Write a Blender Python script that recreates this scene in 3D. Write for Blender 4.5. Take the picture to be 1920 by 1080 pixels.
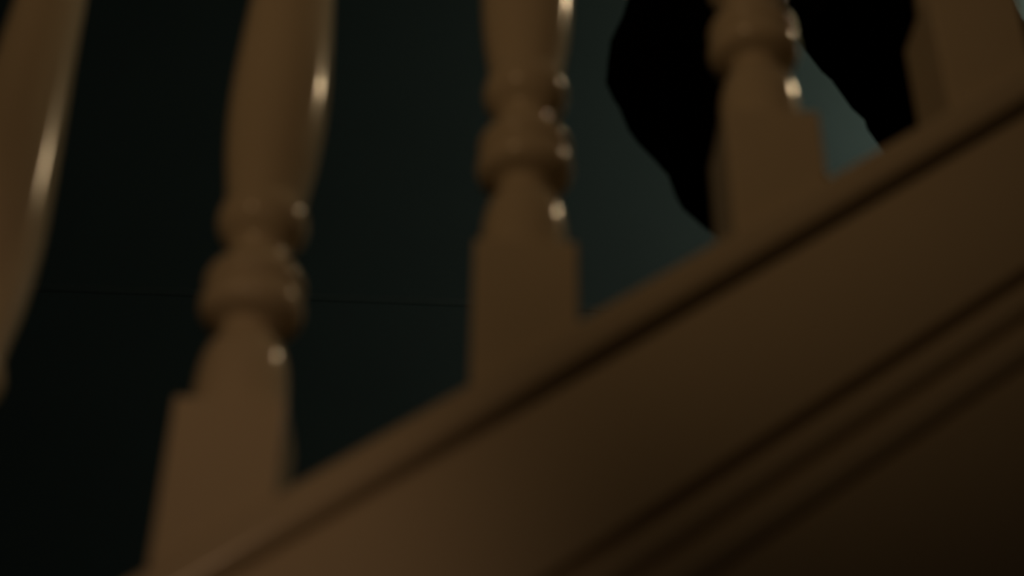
import bpy, bmesh, math, random
from mathutils import Vector, Matrix

for o in list(bpy.data.objects):
    bpy.data.objects.remove(o)
SC = bpy.context.scene
COL = SC.collection
random.seed(4)

# ------------------------------------------------------------------ camera
CZ = 1.216                      # height of the lens above the hall floor
TAN = 0.726                     # rise over run of the stair string (36 degrees)
cam = bpy.data.cameras.new('camera')
camera = bpy.data.objects.new('camera', cam)
COL.objects.link(camera)
cam.sensor_width = 36.0
cam.lens = 54.4
cam.clip_start = 0.01
cam.dof.use_dof = True
cam.dof.focus_distance = 2.6
cam.dof.aperture_fstop = 4.8
RIGHT = Vector((0.9989095, -0.0445870, 0.0138473))
UP = Vector((-0.0369135, -0.5726515, 0.8189675))
FWD = Vector((0.0285856, 0.8185856, 0.5736729))
camera.matrix_world = Matrix((
    (RIGHT.x, UP.x, -FWD.x, 0.0),
    (RIGHT.y, UP.y, -FWD.y, 0.0),
    (RIGHT.z, UP.z, -FWD.z, CZ),
    (0, 0, 0, 1)))
SC.camera = camera

# ------------------------------------------------------------------ world, lights, exposure
world = bpy.data.worlds.new('world')
SC.world = world
world.use_nodes = True
world.node_tree.nodes['Background'].inputs[0].default_value = (1.0, 0.72, 0.45, 1)
world.node_tree.nodes['Background'].inputs[1].default_value = 0.009

def aim(o, target):
    d = Vector(target) - o.location
    o.rotation_euler = d.to_track_quat('-Z', 'Y').to_euler()

# warm unseen spots added on the camera's side, cones shaped to place the shade
def warm_spot(loc, target, energy, size, angle, blend, color):
    ld = bpy.data.lights.new('warm_spot_light', 'SPOT')
    ld.energy = energy
    ld.color = color
    ld.shadow_soft_size = size
    ld.spot_size = math.radians(angle)
    ld.spot_blend = blend
    o = bpy.data.objects.new('warm_spot_light', ld)
    COL.objects.link(o)
    o.location = loc
    aim(o, target)
    return o
warm_spot((-0.707, -0.965, CZ + 0.633), (0.004, 0.545, CZ + 0.609), 9.3, 0.11, 24.4, 0.70, (1.0, 0.62, 0.31))
warm_spot((0.017, -0.600, CZ + 0.279), (-0.207, 0.545, CZ + 0.184), 3.9, 0.06, 27.0, 0.64, (1.0, 0.62, 0.36))  # second spot, added to brighten the lower left of the string

SC.view_settings.view_transform = 'Standard'
SC.view_settings.look = 'None'
SC.view_settings.gamma = 1.0
SC.view_settings.use_curve_mapping = False
SC.view_settings.exposure = 0.0

# ------------------------------------------------------------------ helpers
def material(name, color, rough=0.5, var=0.06, scale=18.0, bump=0.0, spec=0.5, coat=0.0, stretch=(1, 1, 1)):
    m = bpy.data.materials.new(name)
    m.use_nodes = True
    nt = m.node_tree
    b = nt.nodes['Principled BSDF']
    b.inputs['Roughness'].default_value = rough
    b.inputs['Specular IOR Level'].default_value = spec
    b.inputs['Coat Weight'].default_value = coat
    b.inputs['Coat Roughness'].default_value = 0.08
    tc = nt.nodes.new('ShaderNodeTexCoord')
    mp = nt.nodes.new('ShaderNodeMapping')
    mp.inputs['Scale'].default_value = stretch
    nz = nt.nodes.new('ShaderNodeTexNoise')
    nz.inputs['Scale'].default_value = scale
    nz.inputs['Detail'].default_value = 4.0
    rp = nt.nodes.new('ShaderNodeValToRGB')
    c = Vector(color)
    lo, hi = c * (1 - var), c * (1 + var)
    rp.color_ramp.elements[0].position = 0.3
    rp.color_ramp.elements[1].position = 0.7
    rp.color_ramp.elements[0].color = (lo.x, lo.y, lo.z, 1)
    rp.color_ramp.elements[1].color = (hi.x, hi.y, hi.z, 1)
    nt.links.new(tc.outputs['Object'], mp.inputs['Vector'])
    nt.links.new(mp.outputs['Vector'], nz.inputs['Vector'])
    nt.links.new(nz.outputs['Fac'], rp.inputs['Fac'])
    nt.links.new(rp.outputs['Color'], b.inputs['Base Color'])
    if bump:
        bp = nt.nodes.new('ShaderNodeBump')
        bp.inputs['Strength'].default_value = bump
        bp.inputs['Distance'].default_value = 0.002
        nt.links.new(nz.outputs['Fac'], bp.inputs['Height'])
        nt.links.new(bp.outputs['Normal'], b.inputs['Normal'])
    return m

M_PAINT = material('cream_gloss_paint', (0.66, 0.56, 0.40), rough=0.16, var=0.02, scale=9, spec=0.27)
M_WALL = material('teal_wall_paint', (0.028, 0.058, 0.074), rough=0.75, var=0.05, scale=5, bump=0.05, spec=0.2)
M_TRIM = material('dark_teal_trim_paint', (0.028, 0.058, 0.074), rough=0.5, var=0.04)
M_FLOOR = material('dark_oak_floor', (0.07, 0.042, 0.022), rough=0.5, var=0.25, scale=6, stretch=(1, 12, 1))
M_TREAD = material('dark_stair_carpet', (0.03, 0.022, 0.017), rough=0.95, var=0.2, scale=300, spec=0.1)
M_CEIL = material('grey_ceiling_paint', (0.25, 0.24, 0.22), rough=0.9, var=0.03)
M_CLOTH = material('black_cloth', (0.0020, 0.0019, 0.0019), rough=1.0, var=0.15, scale=220, bump=0.1, spec=0.0)
M_SHOE = material('black_shoe_leather', (0.006, 0.006, 0.006), rough=0.6, var=0.1, spec=0.2)
M_SKIN = material('skin', (0.42, 0.25, 0.18), rough=0.55, var=0.05)
M_HAIR = material('dark_hair', (0.012, 0.008, 0.006), rough=0.7, var=0.3, scale=120, stretch=(1, 1, .1), spec=0.2)
M_BRASS = material('dark_brass', (0.20, 0.14, 0.07), rough=0.35, var=0.05)
M_RAIL = material('dark_stained_rail', (0.10, 0.05, 0.025), rough=0.3, var=0.2, scale=10, stretch=(1, 10, 10))

def emitter(name, color, strength):
    m = bpy.data.materials.new(name)
    m.use_nodes = True
    b = m.node_tree.nodes['Principled BSDF']
    b.inputs['Base Color'].default_value = (0.8, 0.8, 0.78, 1)
    b.inputs['Emission Color'].default_value = (*color, 1)
    b.inputs['Emission Strength'].default_value = strength
    return m

M_GLOBE = emitter('lit_opal_glass', (1.0, 0.74, 0.42), 132.0)
M_LOWGLOBE = emitter('added_light_glass', (1.0, 0.86, 0.62), 105.0)  # globe of the added low light that brightens the wall

def mesh_obj(name, verts, faces, mat, parent=None, smooth=False, loc=(0, 0, 0), bevel=0.0):
    me = bpy.data.meshes.new(name)
    me.from_pydata([tuple(v) for v in verts], [], faces)
    bm = bmesh.new()
    bm.from_mesh(me)
    bmesh.ops.recalc_face_normals(bm, faces=bm.faces)
    if bevel:
        bmesh.ops.bevel(bm, geom=list(bm.edges), offset=bevel, segments=2, affect='EDGES', profile=0.5)
    bm.to_mesh(me)
    bm.free()
    if smooth:
        for p in me.polygons:
            p.use_smooth = True
    me.materials.append(mat)
    o = bpy.data.objects.new(name, me)
    COL.objects.link(o)
    o.location = loc
    if parent:
        o.parent = parent
    return o

def box(name, lo, hi, mat, parent=None, bevel=0.0):
    x0, y0, z0 = lo
    x1, y1, z1 = hi
    v = [(x0, y0, z0), (x1, y0, z0), (x1, y1, z0), (x0, y1, z0), (x0, y0, z1), (x1, y0, z1), (x1, y1, z1), (x0, y1, z1)]
    f = [(0, 3, 2, 1), (4, 5, 6, 7), (0, 1, 5, 4), (1, 2, 6, 5), (2, 3, 7, 6), (3, 0, 4, 7)]
    return mesh_obj(name, v, f, mat, parent, bevel=bevel)

def lathe(name, prof, mat, parent=None, seg=56, loc=(0, 0, 0)):
    """prof: (z, r) from bottom to top; closed with end caps."""
    v, f = [], []
    for z, r in prof:
        for k in range(seg):
            a = 2 * math.pi * k / seg
            v.append((r * math.cos(a), r * math.sin(a), z))
    n = len(prof)
    for i in range(n - 1):
        for k in range(seg):
            k2 = (k + 1) % seg
            f.append((i * seg + k, i * seg + k2, (i + 1) * seg + k2, (i + 1) * seg + k))
    f.append(tuple(reversed(range(seg))))
    f.append(tuple((n - 1) * seg + k for k in range(seg)))
    o = mesh_obj(name, v, f, mat, parent, smooth=True, loc=loc)
    o.data.polygons[len(f) - 1].use_smooth = False
    o.data.polygons[len(f) - 2].use_smooth = False
    return o

def spline(pts, sub=5):
    """Catmull-Rom through (z, r) points."""
    out = []
    n = len(pts)
    for i in range(n - 1):
        p0, p1, p2, p3 = pts[max(i - 1, 0)], pts[i], pts[i + 1], pts[min(i + 2, n - 1)]
        for s in range(sub):
            t = s / sub
            q = []
            for c in range(2):
                a, b, cc, d = p0[c], p1[c], p2[c], p3[c]
                q.append(0.5 * (2 * b + (cc - a) * t + (2 * a - 5 * b + 4 * cc - d) * t * t + (3 * b - a - 3 * cc + d) * t ** 3))
            out.append(tuple(q))
    out.append(pts[-1])
    return out

def raked(name, prof, x0, x1, mat, parent=None, smooth=False):
    """closed profile of (y, o): o is height above the camera at x = 0, running up the stair's pitch."""
    v, f = [], []
    n = len(prof)
    for x in (x0, x1):
        for y, o in prof:
            v.append((x, y, CZ + o + TAN * x))
    for i in range(n):
        j = (i + 1) % n
        f.append((i, j, n + j, n + i))
    f.append(tuple(range(n)))
    f.append(tuple(reversed(range(n, 2 * n))))
    o = mesh_obj(name, v, f, mat, parent)
    if smooth:
        for p in o.data.polygons:
            p.use_smooth = len(p.vertices) == 4
        o.data.set_sharp_from_angle(angle=math.radians(38))
    return o

def arc(cy, co, r, a0, a1, n=8):
    return [(cy + r * math.cos(math.radians(a0 + (a1 - a0) * i / n)), co + r * math.sin(math.radians(a0 + (a1 - a0) * i / n))) for i in range(n + 1)]

def empty(name, loc=(0, 0, 0), label=None, cat=None, group=None):
    o = bpy.data.objects.new(name, None)
    o.empty_display_size = 0.1
    COL.objects.link(o)
    o.location = loc
    if label:
        o['label'] = label
    if cat:
        o['category'] = cat
    if group:
        o['group'] = group
    return o

def structure(o, label=None, cat=None):
    o['kind'] = 'structure'
    if label:
        o['label'] = label
    if cat:
        o['category'] = cat
    return o

# ------------------------------------------------------------------ room shell
WALL_Y = 1.44
XL, XR, YF, ZT = -3.2, 3.6, -2.6, 5.0
structure(box('floor', (XL, YF, -0.1), (XR, WALL_Y, 0.0), M_FLOOR), 'dark oak floor of the stair hall', 'floor')
structure(box('wall_back', (XL, WALL_Y, 0.0), (XR, WALL_Y + 0.12, ZT), M_WALL), 'dim teal painted wall behind the staircase', 'wall')
structure(box('wall_left', (XL - 0.12, YF, 0.0), (XL, WALL_Y + 0.12, ZT), M_WALL), 'teal painted wall at the foot of the staircase', 'wall')
structure(box('wall_right', (XR, YF, 0.0), (XR + 0.12, WALL_Y + 0.12, ZT), M_WALL), 'teal painted wall at the head of the staircase', 'wall')
structure(box('ceiling', (XL, YF, ZT), (XR, WALL_Y, ZT + 0.1), M_CEIL), 'plain ceiling high above the staircase', 'ceiling')

# ------------------------------------------------------------------ staircase
YB = 0.540            # front face plane of the balusters
BW = 0.045            # side of the square baluster blocks
GOING, RISE = 0.245, 0.18
NOSE0 = (0.155, 0.404)
X0, X1 = -1.95, 2.35

stair = empty('staircase', (0, YB, 0), 'cream painted staircase string with raked capping and beaded moulding under the balusters', 'staircase')
stair.location = (0, 0, 0)

cap = [(0.600, 0.3270)] + arc(0.5400, 0.3205, 0.0065, 90, 180, 8) + [(0.5337, 0.3140)] + arc(0.5400, 0.3115, 0.0062, 180, 260, 6) + [(0.5445, 0.3050), (0.600, 0.3050)]
raked('string_capping', cap, X0, X1, M_PAINT, stair, smooth=True)
raked('string_board', [(0.544, 0.3050), (0.544, 0.2250), (0.545, 0.2240), (0.600, 0.2240), (0.600, 0.3050)], X0, X1, M_PAINT, stair)
def bead(o_mid, r, y, depth):
    return [(y + depth * math.cos(math.radians(a)), o_mid + r * math.sin(math.radians(a))) for a in range(90, 271, 15)] + [(0.600, o_mid - r), (0.600, o_mid + r)]
raked('string_bead', bead(0.2110, 0.0080, 0.5500, 0.0046), X0, X1, M_PAINT, stair, smooth=True)
raked('string_bead', bead(0.1905, 0.0080, 0.5500, 0.0042), X0, X1, M_PAINT, stair, smooth=True)
raked('moulding_backing', [(0.5517, 0.2240), (0.5517, 0.1780), (0.600, 0.1780), (0.600, 0.2240)], X0, X1, M_PAINT, stair)
# panelling below the string, down to the floor
def spandrel():
    o = 0.1780
    xs = -(CZ + o) / TAN
    v = []
    for y in (0.549, 0.600):
        v += [(xs, y, 0.0), (X1, y, 0.0), (X1, y, CZ + o + TAN * X1)]
    f = [(0, 1, 2), (5, 4, 3), (0, 3, 4, 1), (1, 4, 5, 2), (2, 5, 3, 0)]
    return mesh_obj('spandrel_panel', v, f, M_PAINT, stair)
spandrel()
YS0, YS1 = 0.600, WALL_Y - 0.004
for k in range(-8, 9):
    x, z = NOSE0[0] + GOING * k, CZ + NOSE0[1] + RISE * k
    box('tread', (x - 0.02, YS0, z - 0.03), (x + GOING, YS1, z), M_TREAD, stair, bevel=0.006)
    box('riser', (x, YS0, z - RISE), (x + 0.018, YS1, z - 0.03), M_PAINT, stair)

# ------------------------------------------------------------------ balustrade
YA = YB + BW / 2
rail = empty('stair_balustrade', (0, 0, 0), 'row of cream turned wooden balusters standing on the raked stair capping', 'balustrade')

def build_baluster(parent, x):
    """origin on the stair line: 0 is the reference height of the bell's foot"""
    z0 = CZ + 0.4045 + 0.715 * (x - 0.0247)      # block top at x
    b = empty('baluster', (x, YA, z0))
    b.parent = parent
    h = BW / 2
    # square base block with its foot cut to the rake
    zb = lambda xx: (0.3255 + TAN * xx) - (0.4045 - 0.72 * 0.0247)
    v = []
    for sx, sy in ((-h, -h), (h, -h), (h, h), (-h, h)):
        v.append((sx, sy, zb(sx) - 0.006))
    for sx, sy in ((-h, -h), (h, -h), (h, h), (-h, h)):
        v.append((sx, sy, 0.0))
    f = [(0, 3, 2, 1), (4, 5, 6, 7), (0, 1, 5, 4), (1, 2, 6, 5), (2, 3, 7, 6), (3, 0, 4, 7)]
    mesh_obj('base_block', v, f, M_PAINT, b, bevel=0.0012)
    mm = lambda pts: [(z / 1000.0, r / 1000.0) for z, r in pts]
    D = 17.5                                   # foot of the turned part hidden by the block's front edge
    lathe('bell', spline(mm([(0, 20.0), (10, 19.8), (D, 19.6), (D + 5, 19.2), (D + 10, 18.5), (D + 15, 17.3), (D + 19, 15.6), (D + 22.3, 13.4), (D + 26.5, 12.0)])), M_PAINT, b)
    lathe('ring', spline(mm([(D + 26.5, 12.0), (D + 29, 12.8), (D + 30.8, 16.2), (D + 33, 20.2), (D + 36.5, 22.2), (D + 40, 22.7), (D + 43.5, 22.0), (D + 46.7, 20.0)]), 4)
          + spline(mm([(D + 47.2, 20.0), (D + 49.6, 21.6), (D + 52.5, 22.1), (D + 56, 21.0), (D + 60, 18.6), (D + 63, 15.2), (D + 66, 13.2), (D + 69.5, 12.8)]), 4), M_PAINT, b)
    lathe('collar', spline(mm([(D + 69.5, 12.8), (D + 73, 13.9), (D + 76, 16.6), (D + 80.5, 19.4), (D + 85.5, 20.5), (D + 90.5, 19.9), (D + 94.5, 18.5), (D + 96.5, 17.9)]), 4), M_PAINT, b)
    lathe('shaft', spline(mm([(D + 96.5, 17.9), (D + 100, 18.2), (D + 110, 19.5), (D + 122, 21.2), (D + 140, 22.7), (D + 160, 23.3), (D + 180, 22.9), (D + 205, 21.8), (D + 235, 20.2), (D + 270, 18.3), (D + 310, 16.6), (D + 360, 14.9), (D + 410, 13.6), (D + 450, 13.0)])), M_PAINT, b)
    lathe('top_ring', spline(mm([(D + 450, 13.0), (D + 453, 15.5), (D + 460, 18.2), (D + 467, 18.0), (D + 474, 14.0), (D + 480, 15.0), (D + 486, 19.0), (D + 500, 19.5)]), 4), M_PAINT, b)
    zt = lambda xx: 0.55 + D / 1000 + TAN * xx
    v = []
    for sx, sy in ((-h, -h), (h, -h), (h, h), (-h, h)):
        v.append((sx, sy, (D + 500) / 1000.0))
    for sx, sy in ((-h, -h), (h, -h), (h, h), (-h, h)):
        v.append((sx, sy, zt(sx) + 0.065))
    mesh_obj('top_block', v, f, M_PAINT, b, bevel=0.0012)
    return b

def copy_baluster(src, x):
    z0 = CZ + 0.4045 + 0.715 * (x - 0.0247)
    c = src.copy()
    COL.objects.link(c)
    c.parent = rail
    c.location = (x, YA, z0 + (0.0075 if x > 0.2 else 0.0))
    for ch in src.children:
        k = ch.copy()
        COL.objects.link(k)
        k.parent = c
    return c

S = 0.54
BX = [-1.478, -1.262, -1.046, -0.829, -0.613, -0.396, -0.1735, 0.0457, 0.2575, 0.4575, 0.668, 0.878, 1.088, 1.298, 1.508, 1.718]   # positions along the rake, in units of S
first = build_baluster(rail, BX[0] * S)
for c in BX[1:]:
    copy_baluster(first, c * S)
hr = arc(YA, 0.0, 0.030, 0, 360, 20)[:-1]
raked('handrail', [(y, 0.4065 - TAN * 0.0247 + 0.55 + 0.0175 + 0.075 + o * 1.1) for y, o in hr], -1.00, 1.14, M_RAIL, rail, smooth=True)

# ------------------------------------------------------------------ wall trim
structure(box('trim_1', (XL, WALL_Y - 0.0005, CZ + 0.982), (XR, WALL_Y, CZ + 0.992), M_TRIM), 'slim horizontal moulding along the teal wall', 'moulding')

# ------------------------------------------------------------------ swing-arm wall lamp further up the stair
LX, LY, LZ = 1.14, 1.07, CZ + 1.67
lamp = empty('wall_lamp', (LX, WALL_Y, LZ), 'lit opal globe lamp on a long brass arm from the teal wall', 'lamp')
ARM = WALL_Y - LY
plate = lathe('wall_plate', spline([(0, 0.050), (0.010, 0.050), (0.016, 0.042), (0.020, 0.014)], 3), M_BRASS, lamp, seg=40, loc=(0, 0, -0.075))
arm = lathe('arm', [(0.010, 0.007), (ARM + 0.008, 0.007)], M_BRASS, lamp, seg=16, loc=(0, 0, -0.075))
for o in (plate, arm):
    o.rotation_euler = (math.radians(90), 0, 0)
lathe('cup', spline([(-0.090, 0.008), (-0.080, 0.020), (-0.062, 0.030), (-0.045, 0.032)], 3), M_BRASS, lamp, seg=32, loc=(0, -ARM, 0))
g = [(-0.050 * math.cos(math.pi * i / 20), max(0.050 * math.sin(math.pi * i / 20), 0.0006)) for i in range(21)]
lathe('globe', g, M_GLOBE, lamp, seg=32, loc=(0, -ARM, 0))

# ------------------------------------------------------------------ unseen low light, added to brighten the wall beside the treads
wl = empty('added_wall_light', (0.93, WALL_Y, CZ + 1.12), 'added small round frosted light, out of view, brightening the teal wall beside the stair treads', 'light')
p = lathe('back_plate', spline([(0, 0.055), (0.008, 0.055), (0.014, 0.046), (0.018, 0.018)], 3), M_BRASS, wl, seg=40)
d = lathe('neck', spline([(0.016, 0.016), (0.040, 0.014), (0.072, 0.022), (0.085, 0.034)], 3), M_BRASS, wl, seg=32)
for o in (p, d):
    o.rotation_euler = (math.radians(90), 0, 0)
lathe('globe', [(-0.060 * math.cos(math.pi * i / 20), max(0.060 * math.sin(math.pi * i / 20), 0.0006)) for i in range(21)], M_LOWGLOBE, wl, seg=32, loc=(0, -0.13, 0))

# ------------------------------------------------------------------ person walking down the stair
YN, YFAR, YM = 0.875, 1.055, 0.965
def build_person():
    verts, edges, rad = [], [], []
    def add(p, r, link=None):
        verts.append((p[0], p[1], CZ + p[2]))
        rad.append(r if isinstance(r, tuple) else (r, r))
        i = len(verts) - 1
        if link is not None:
            edges.append((link, i))
        return i
    def chain(start, pts):
        k = start
        for p, r in pts:
            k = add(p, r, k)
        return k
    pelvis = add((0.315, YM, 1.43), (0.13, 0.115))
    # near leg: knee bent forward, foot on the next tread down
    chain(pelvis, [((0.330, YN, 1.33), 0.090), ((0.312, YN, 1.17), 0.092), ((0.270, YN, 1.02), 0.085), ((0.211, YN, 0.915), 0.064), ((0.136, YN, 0.838), 0.062),
                   ((0.174, YN, 0.775), 0.054), ((0.218, YN, 0.69), 0.048), ((0.262, YN, 0.57), 0.044), ((0.300, YN, 0.475), 0.044),
                   ((0.290, YN, 0.447), 0.038), ((0.235, YN - 0.005, 0.437), 0.033), ((0.180, YN - 0.01, 0.428), 0.024)])
    # far leg trailing, knee lower, toe on the tread above
    chain(pelvis, [((0.300, YFAR, 1.33), 0.092), ((0.370, YFAR, 1.18), 0.108), ((0.426, YFAR, 1.06), 0.104), ((0.450, YFAR, 0.955), 0.083), ((0.468, YFAR, 0.895), 0.067),
                   ((0.560, YFAR, 0.875), 0.064), ((0.68, YFAR, 0.895), 0.064), ((0.80, YFAR, 0.915), 0.053), ((0.87, YFAR, 0.925), 0.042),
                   ((0.860, YFAR, 0.86), 0.037), ((0.815, YFAR, 0.805), 0.032), ((0.765, YFAR, 0.790), 0.024)])
    belly = add((0.288, YM, 1.55), (0.135, 0.105), pelvis)
    chest = add((0.272, YM, 1.73), (0.160, 0.120), belly)
    upper = add((0.262, YM, 1.86), (0.120, 0.095), chest)
    neck = add((0.250, YM, 1.945), 0.056, upper)
    h1 = add((0.232, YM, 2.01), (0.066, 0.070), neck)
    h2 = add((0.225, YM, 2.075), (0.072, 0.088), h1)
    h3 = add((0.232, YM, 2.140), (0.070, 0.084), h2)
    add((0.150, YM, 2.045), 0.013, h1)      # chin and nose side of the face
    for s in (-1, 1):
        sh = add((0.262, YM + s * 0.165, 1.855), 0.068, upper)
        w = chain(sh, [((0.275, YM + s * 0.205, 1.74), 0.056), ((0.305, YM + s * 0.225, 1.585), 0.047), ((0.255, YM + s * 0.232, 1.48), 0.044),
                       ((0.195, YM + s * 0.228, 1.375), 0.032), ((0.180, YM + s * 0.226, 1.335), (0.022, 0.034))])
        for j, (dx, L) in enumerate(((-0.026, 0.072), (-0.009, 0.080), (0.009, 0.076), (0.025, 0.060))):
            chain(w, [((0.172 + dx, YM + s * 0.226, 1.295), 0.0095), ((0.166 + dx, YM + s * 0.220, 1.295 - L * 0.55), 0.0085), ((0.166 + dx * 0.9, YM + s * 0.210, 1.295 - L), 0.0075)])
        chain(w, [((0.142, YM + s * 0.215, 1.330), 0.011), ((0.128, YM + s * 0.208, 1.300), 0.0095), ((0.126, YM + s * 0.204, 1.275), 0.0085)])
    me = bpy.data.meshes.new('person_cage')
    me.from_pydata(verts, edges, [])
    o = bpy.data.objects.new('person_cage', me)
    COL.objects.link(o)
    sk = o.modifiers.new('skin', 'SKIN')
    sk.use_smooth_shade = True
    sd = o.modifiers.new('sub', 'SUBSURF')
    sd.levels = sd.render_levels = 2
    for i, r in enumerate(rad):
        me.skin_vertices[0].data[i].radius = r
    me.skin_vertices[0].data[0].use_root = True
    dg = bpy.context.evaluated_depsgraph_get()
    dg.update()
    body_me = bpy.data.meshes.new_from_object(o.evaluated_get(dg))
    bpy.data.objects.remove(o)
    body_me.name = 'body'
    body_me.materials.clear()
    for m in (M_CLOTH, M_SKIN, M_SHOE):
        body_me.materials.append(m)
    # cloth folds
    rnd = random.Random(7)
    ph = [rnd.uniform(0, 6.28) for _ in range(6)]
    for v in body_me.vertices:
        x, y, z = v.co
        zr = z - CZ
        if 0.48 < zr < 1.3:
            d = 0.0022 * math.sin(zr * 95 + 9 * x + ph[0]) + 0.002 * math.sin(zr * 60 - 40 * y + ph[1]) + 0.0015 * math.sin(zr * 150 + 60 * x + ph[2])
            v.co += v.normal * d
    for p in body_me.polygons:
        p.use_smooth = True
        z = p.center.z - CZ
        x, y = p.center.x, p.center.y
        if z > 1.945 or (z < 1.37 and abs(y - YM) > 0.185 and z > 1.15):
            p.material_index = 1
        elif (y < YM and z < 0.462) or (y > YM and x > 0.72 and z < 0.875):
            p.material_index = 2
    root = empty('person', (0.30, YM, CZ + 0.404), 'person in black clothing on the stairs behind the balusters, one knee bent forward', 'person')
    body = bpy.data.objects.new('body', body_me)
    COL.objects.link(body)
    body.parent = root
    body.matrix_parent_inverse = Matrix.Translation(-root.location)
    # hair: a cap over the back and top of the head
    v, f = [], []
    A, B = 14, 20
    for i in range(A + 1):
        th = math.pi * 0.62 * i / A
        for k in range(B):
            a = 2 * math.pi * k / B
            front = max(0.0, -math.cos(a))
            t = th * (1 - 0.30 * front)
            v.append((0.238 + 0.092 * math.sin(t) * math.cos(a), YM + 0.083 * math.sin(t) * math.sin(a), CZ + 2.105 + 0.125 * math.cos(t)))
    for i in range(A):
        for k in range(B):
            k2 = (k + 1) % B
            f.append((i * B + k, i * B + k2, (i + 1) * B + k2, (i + 1) * B + k))
    hair = mesh_obj('hair', v, f, M_HAIR, root, smooth=True)
    hair.matrix_parent_inverse = Matrix.Translation(-root.location)
    so = hair.modifiers.new('thick', 'SOLIDIFY')
    so.thickness = 0.008
    return root
build_person()
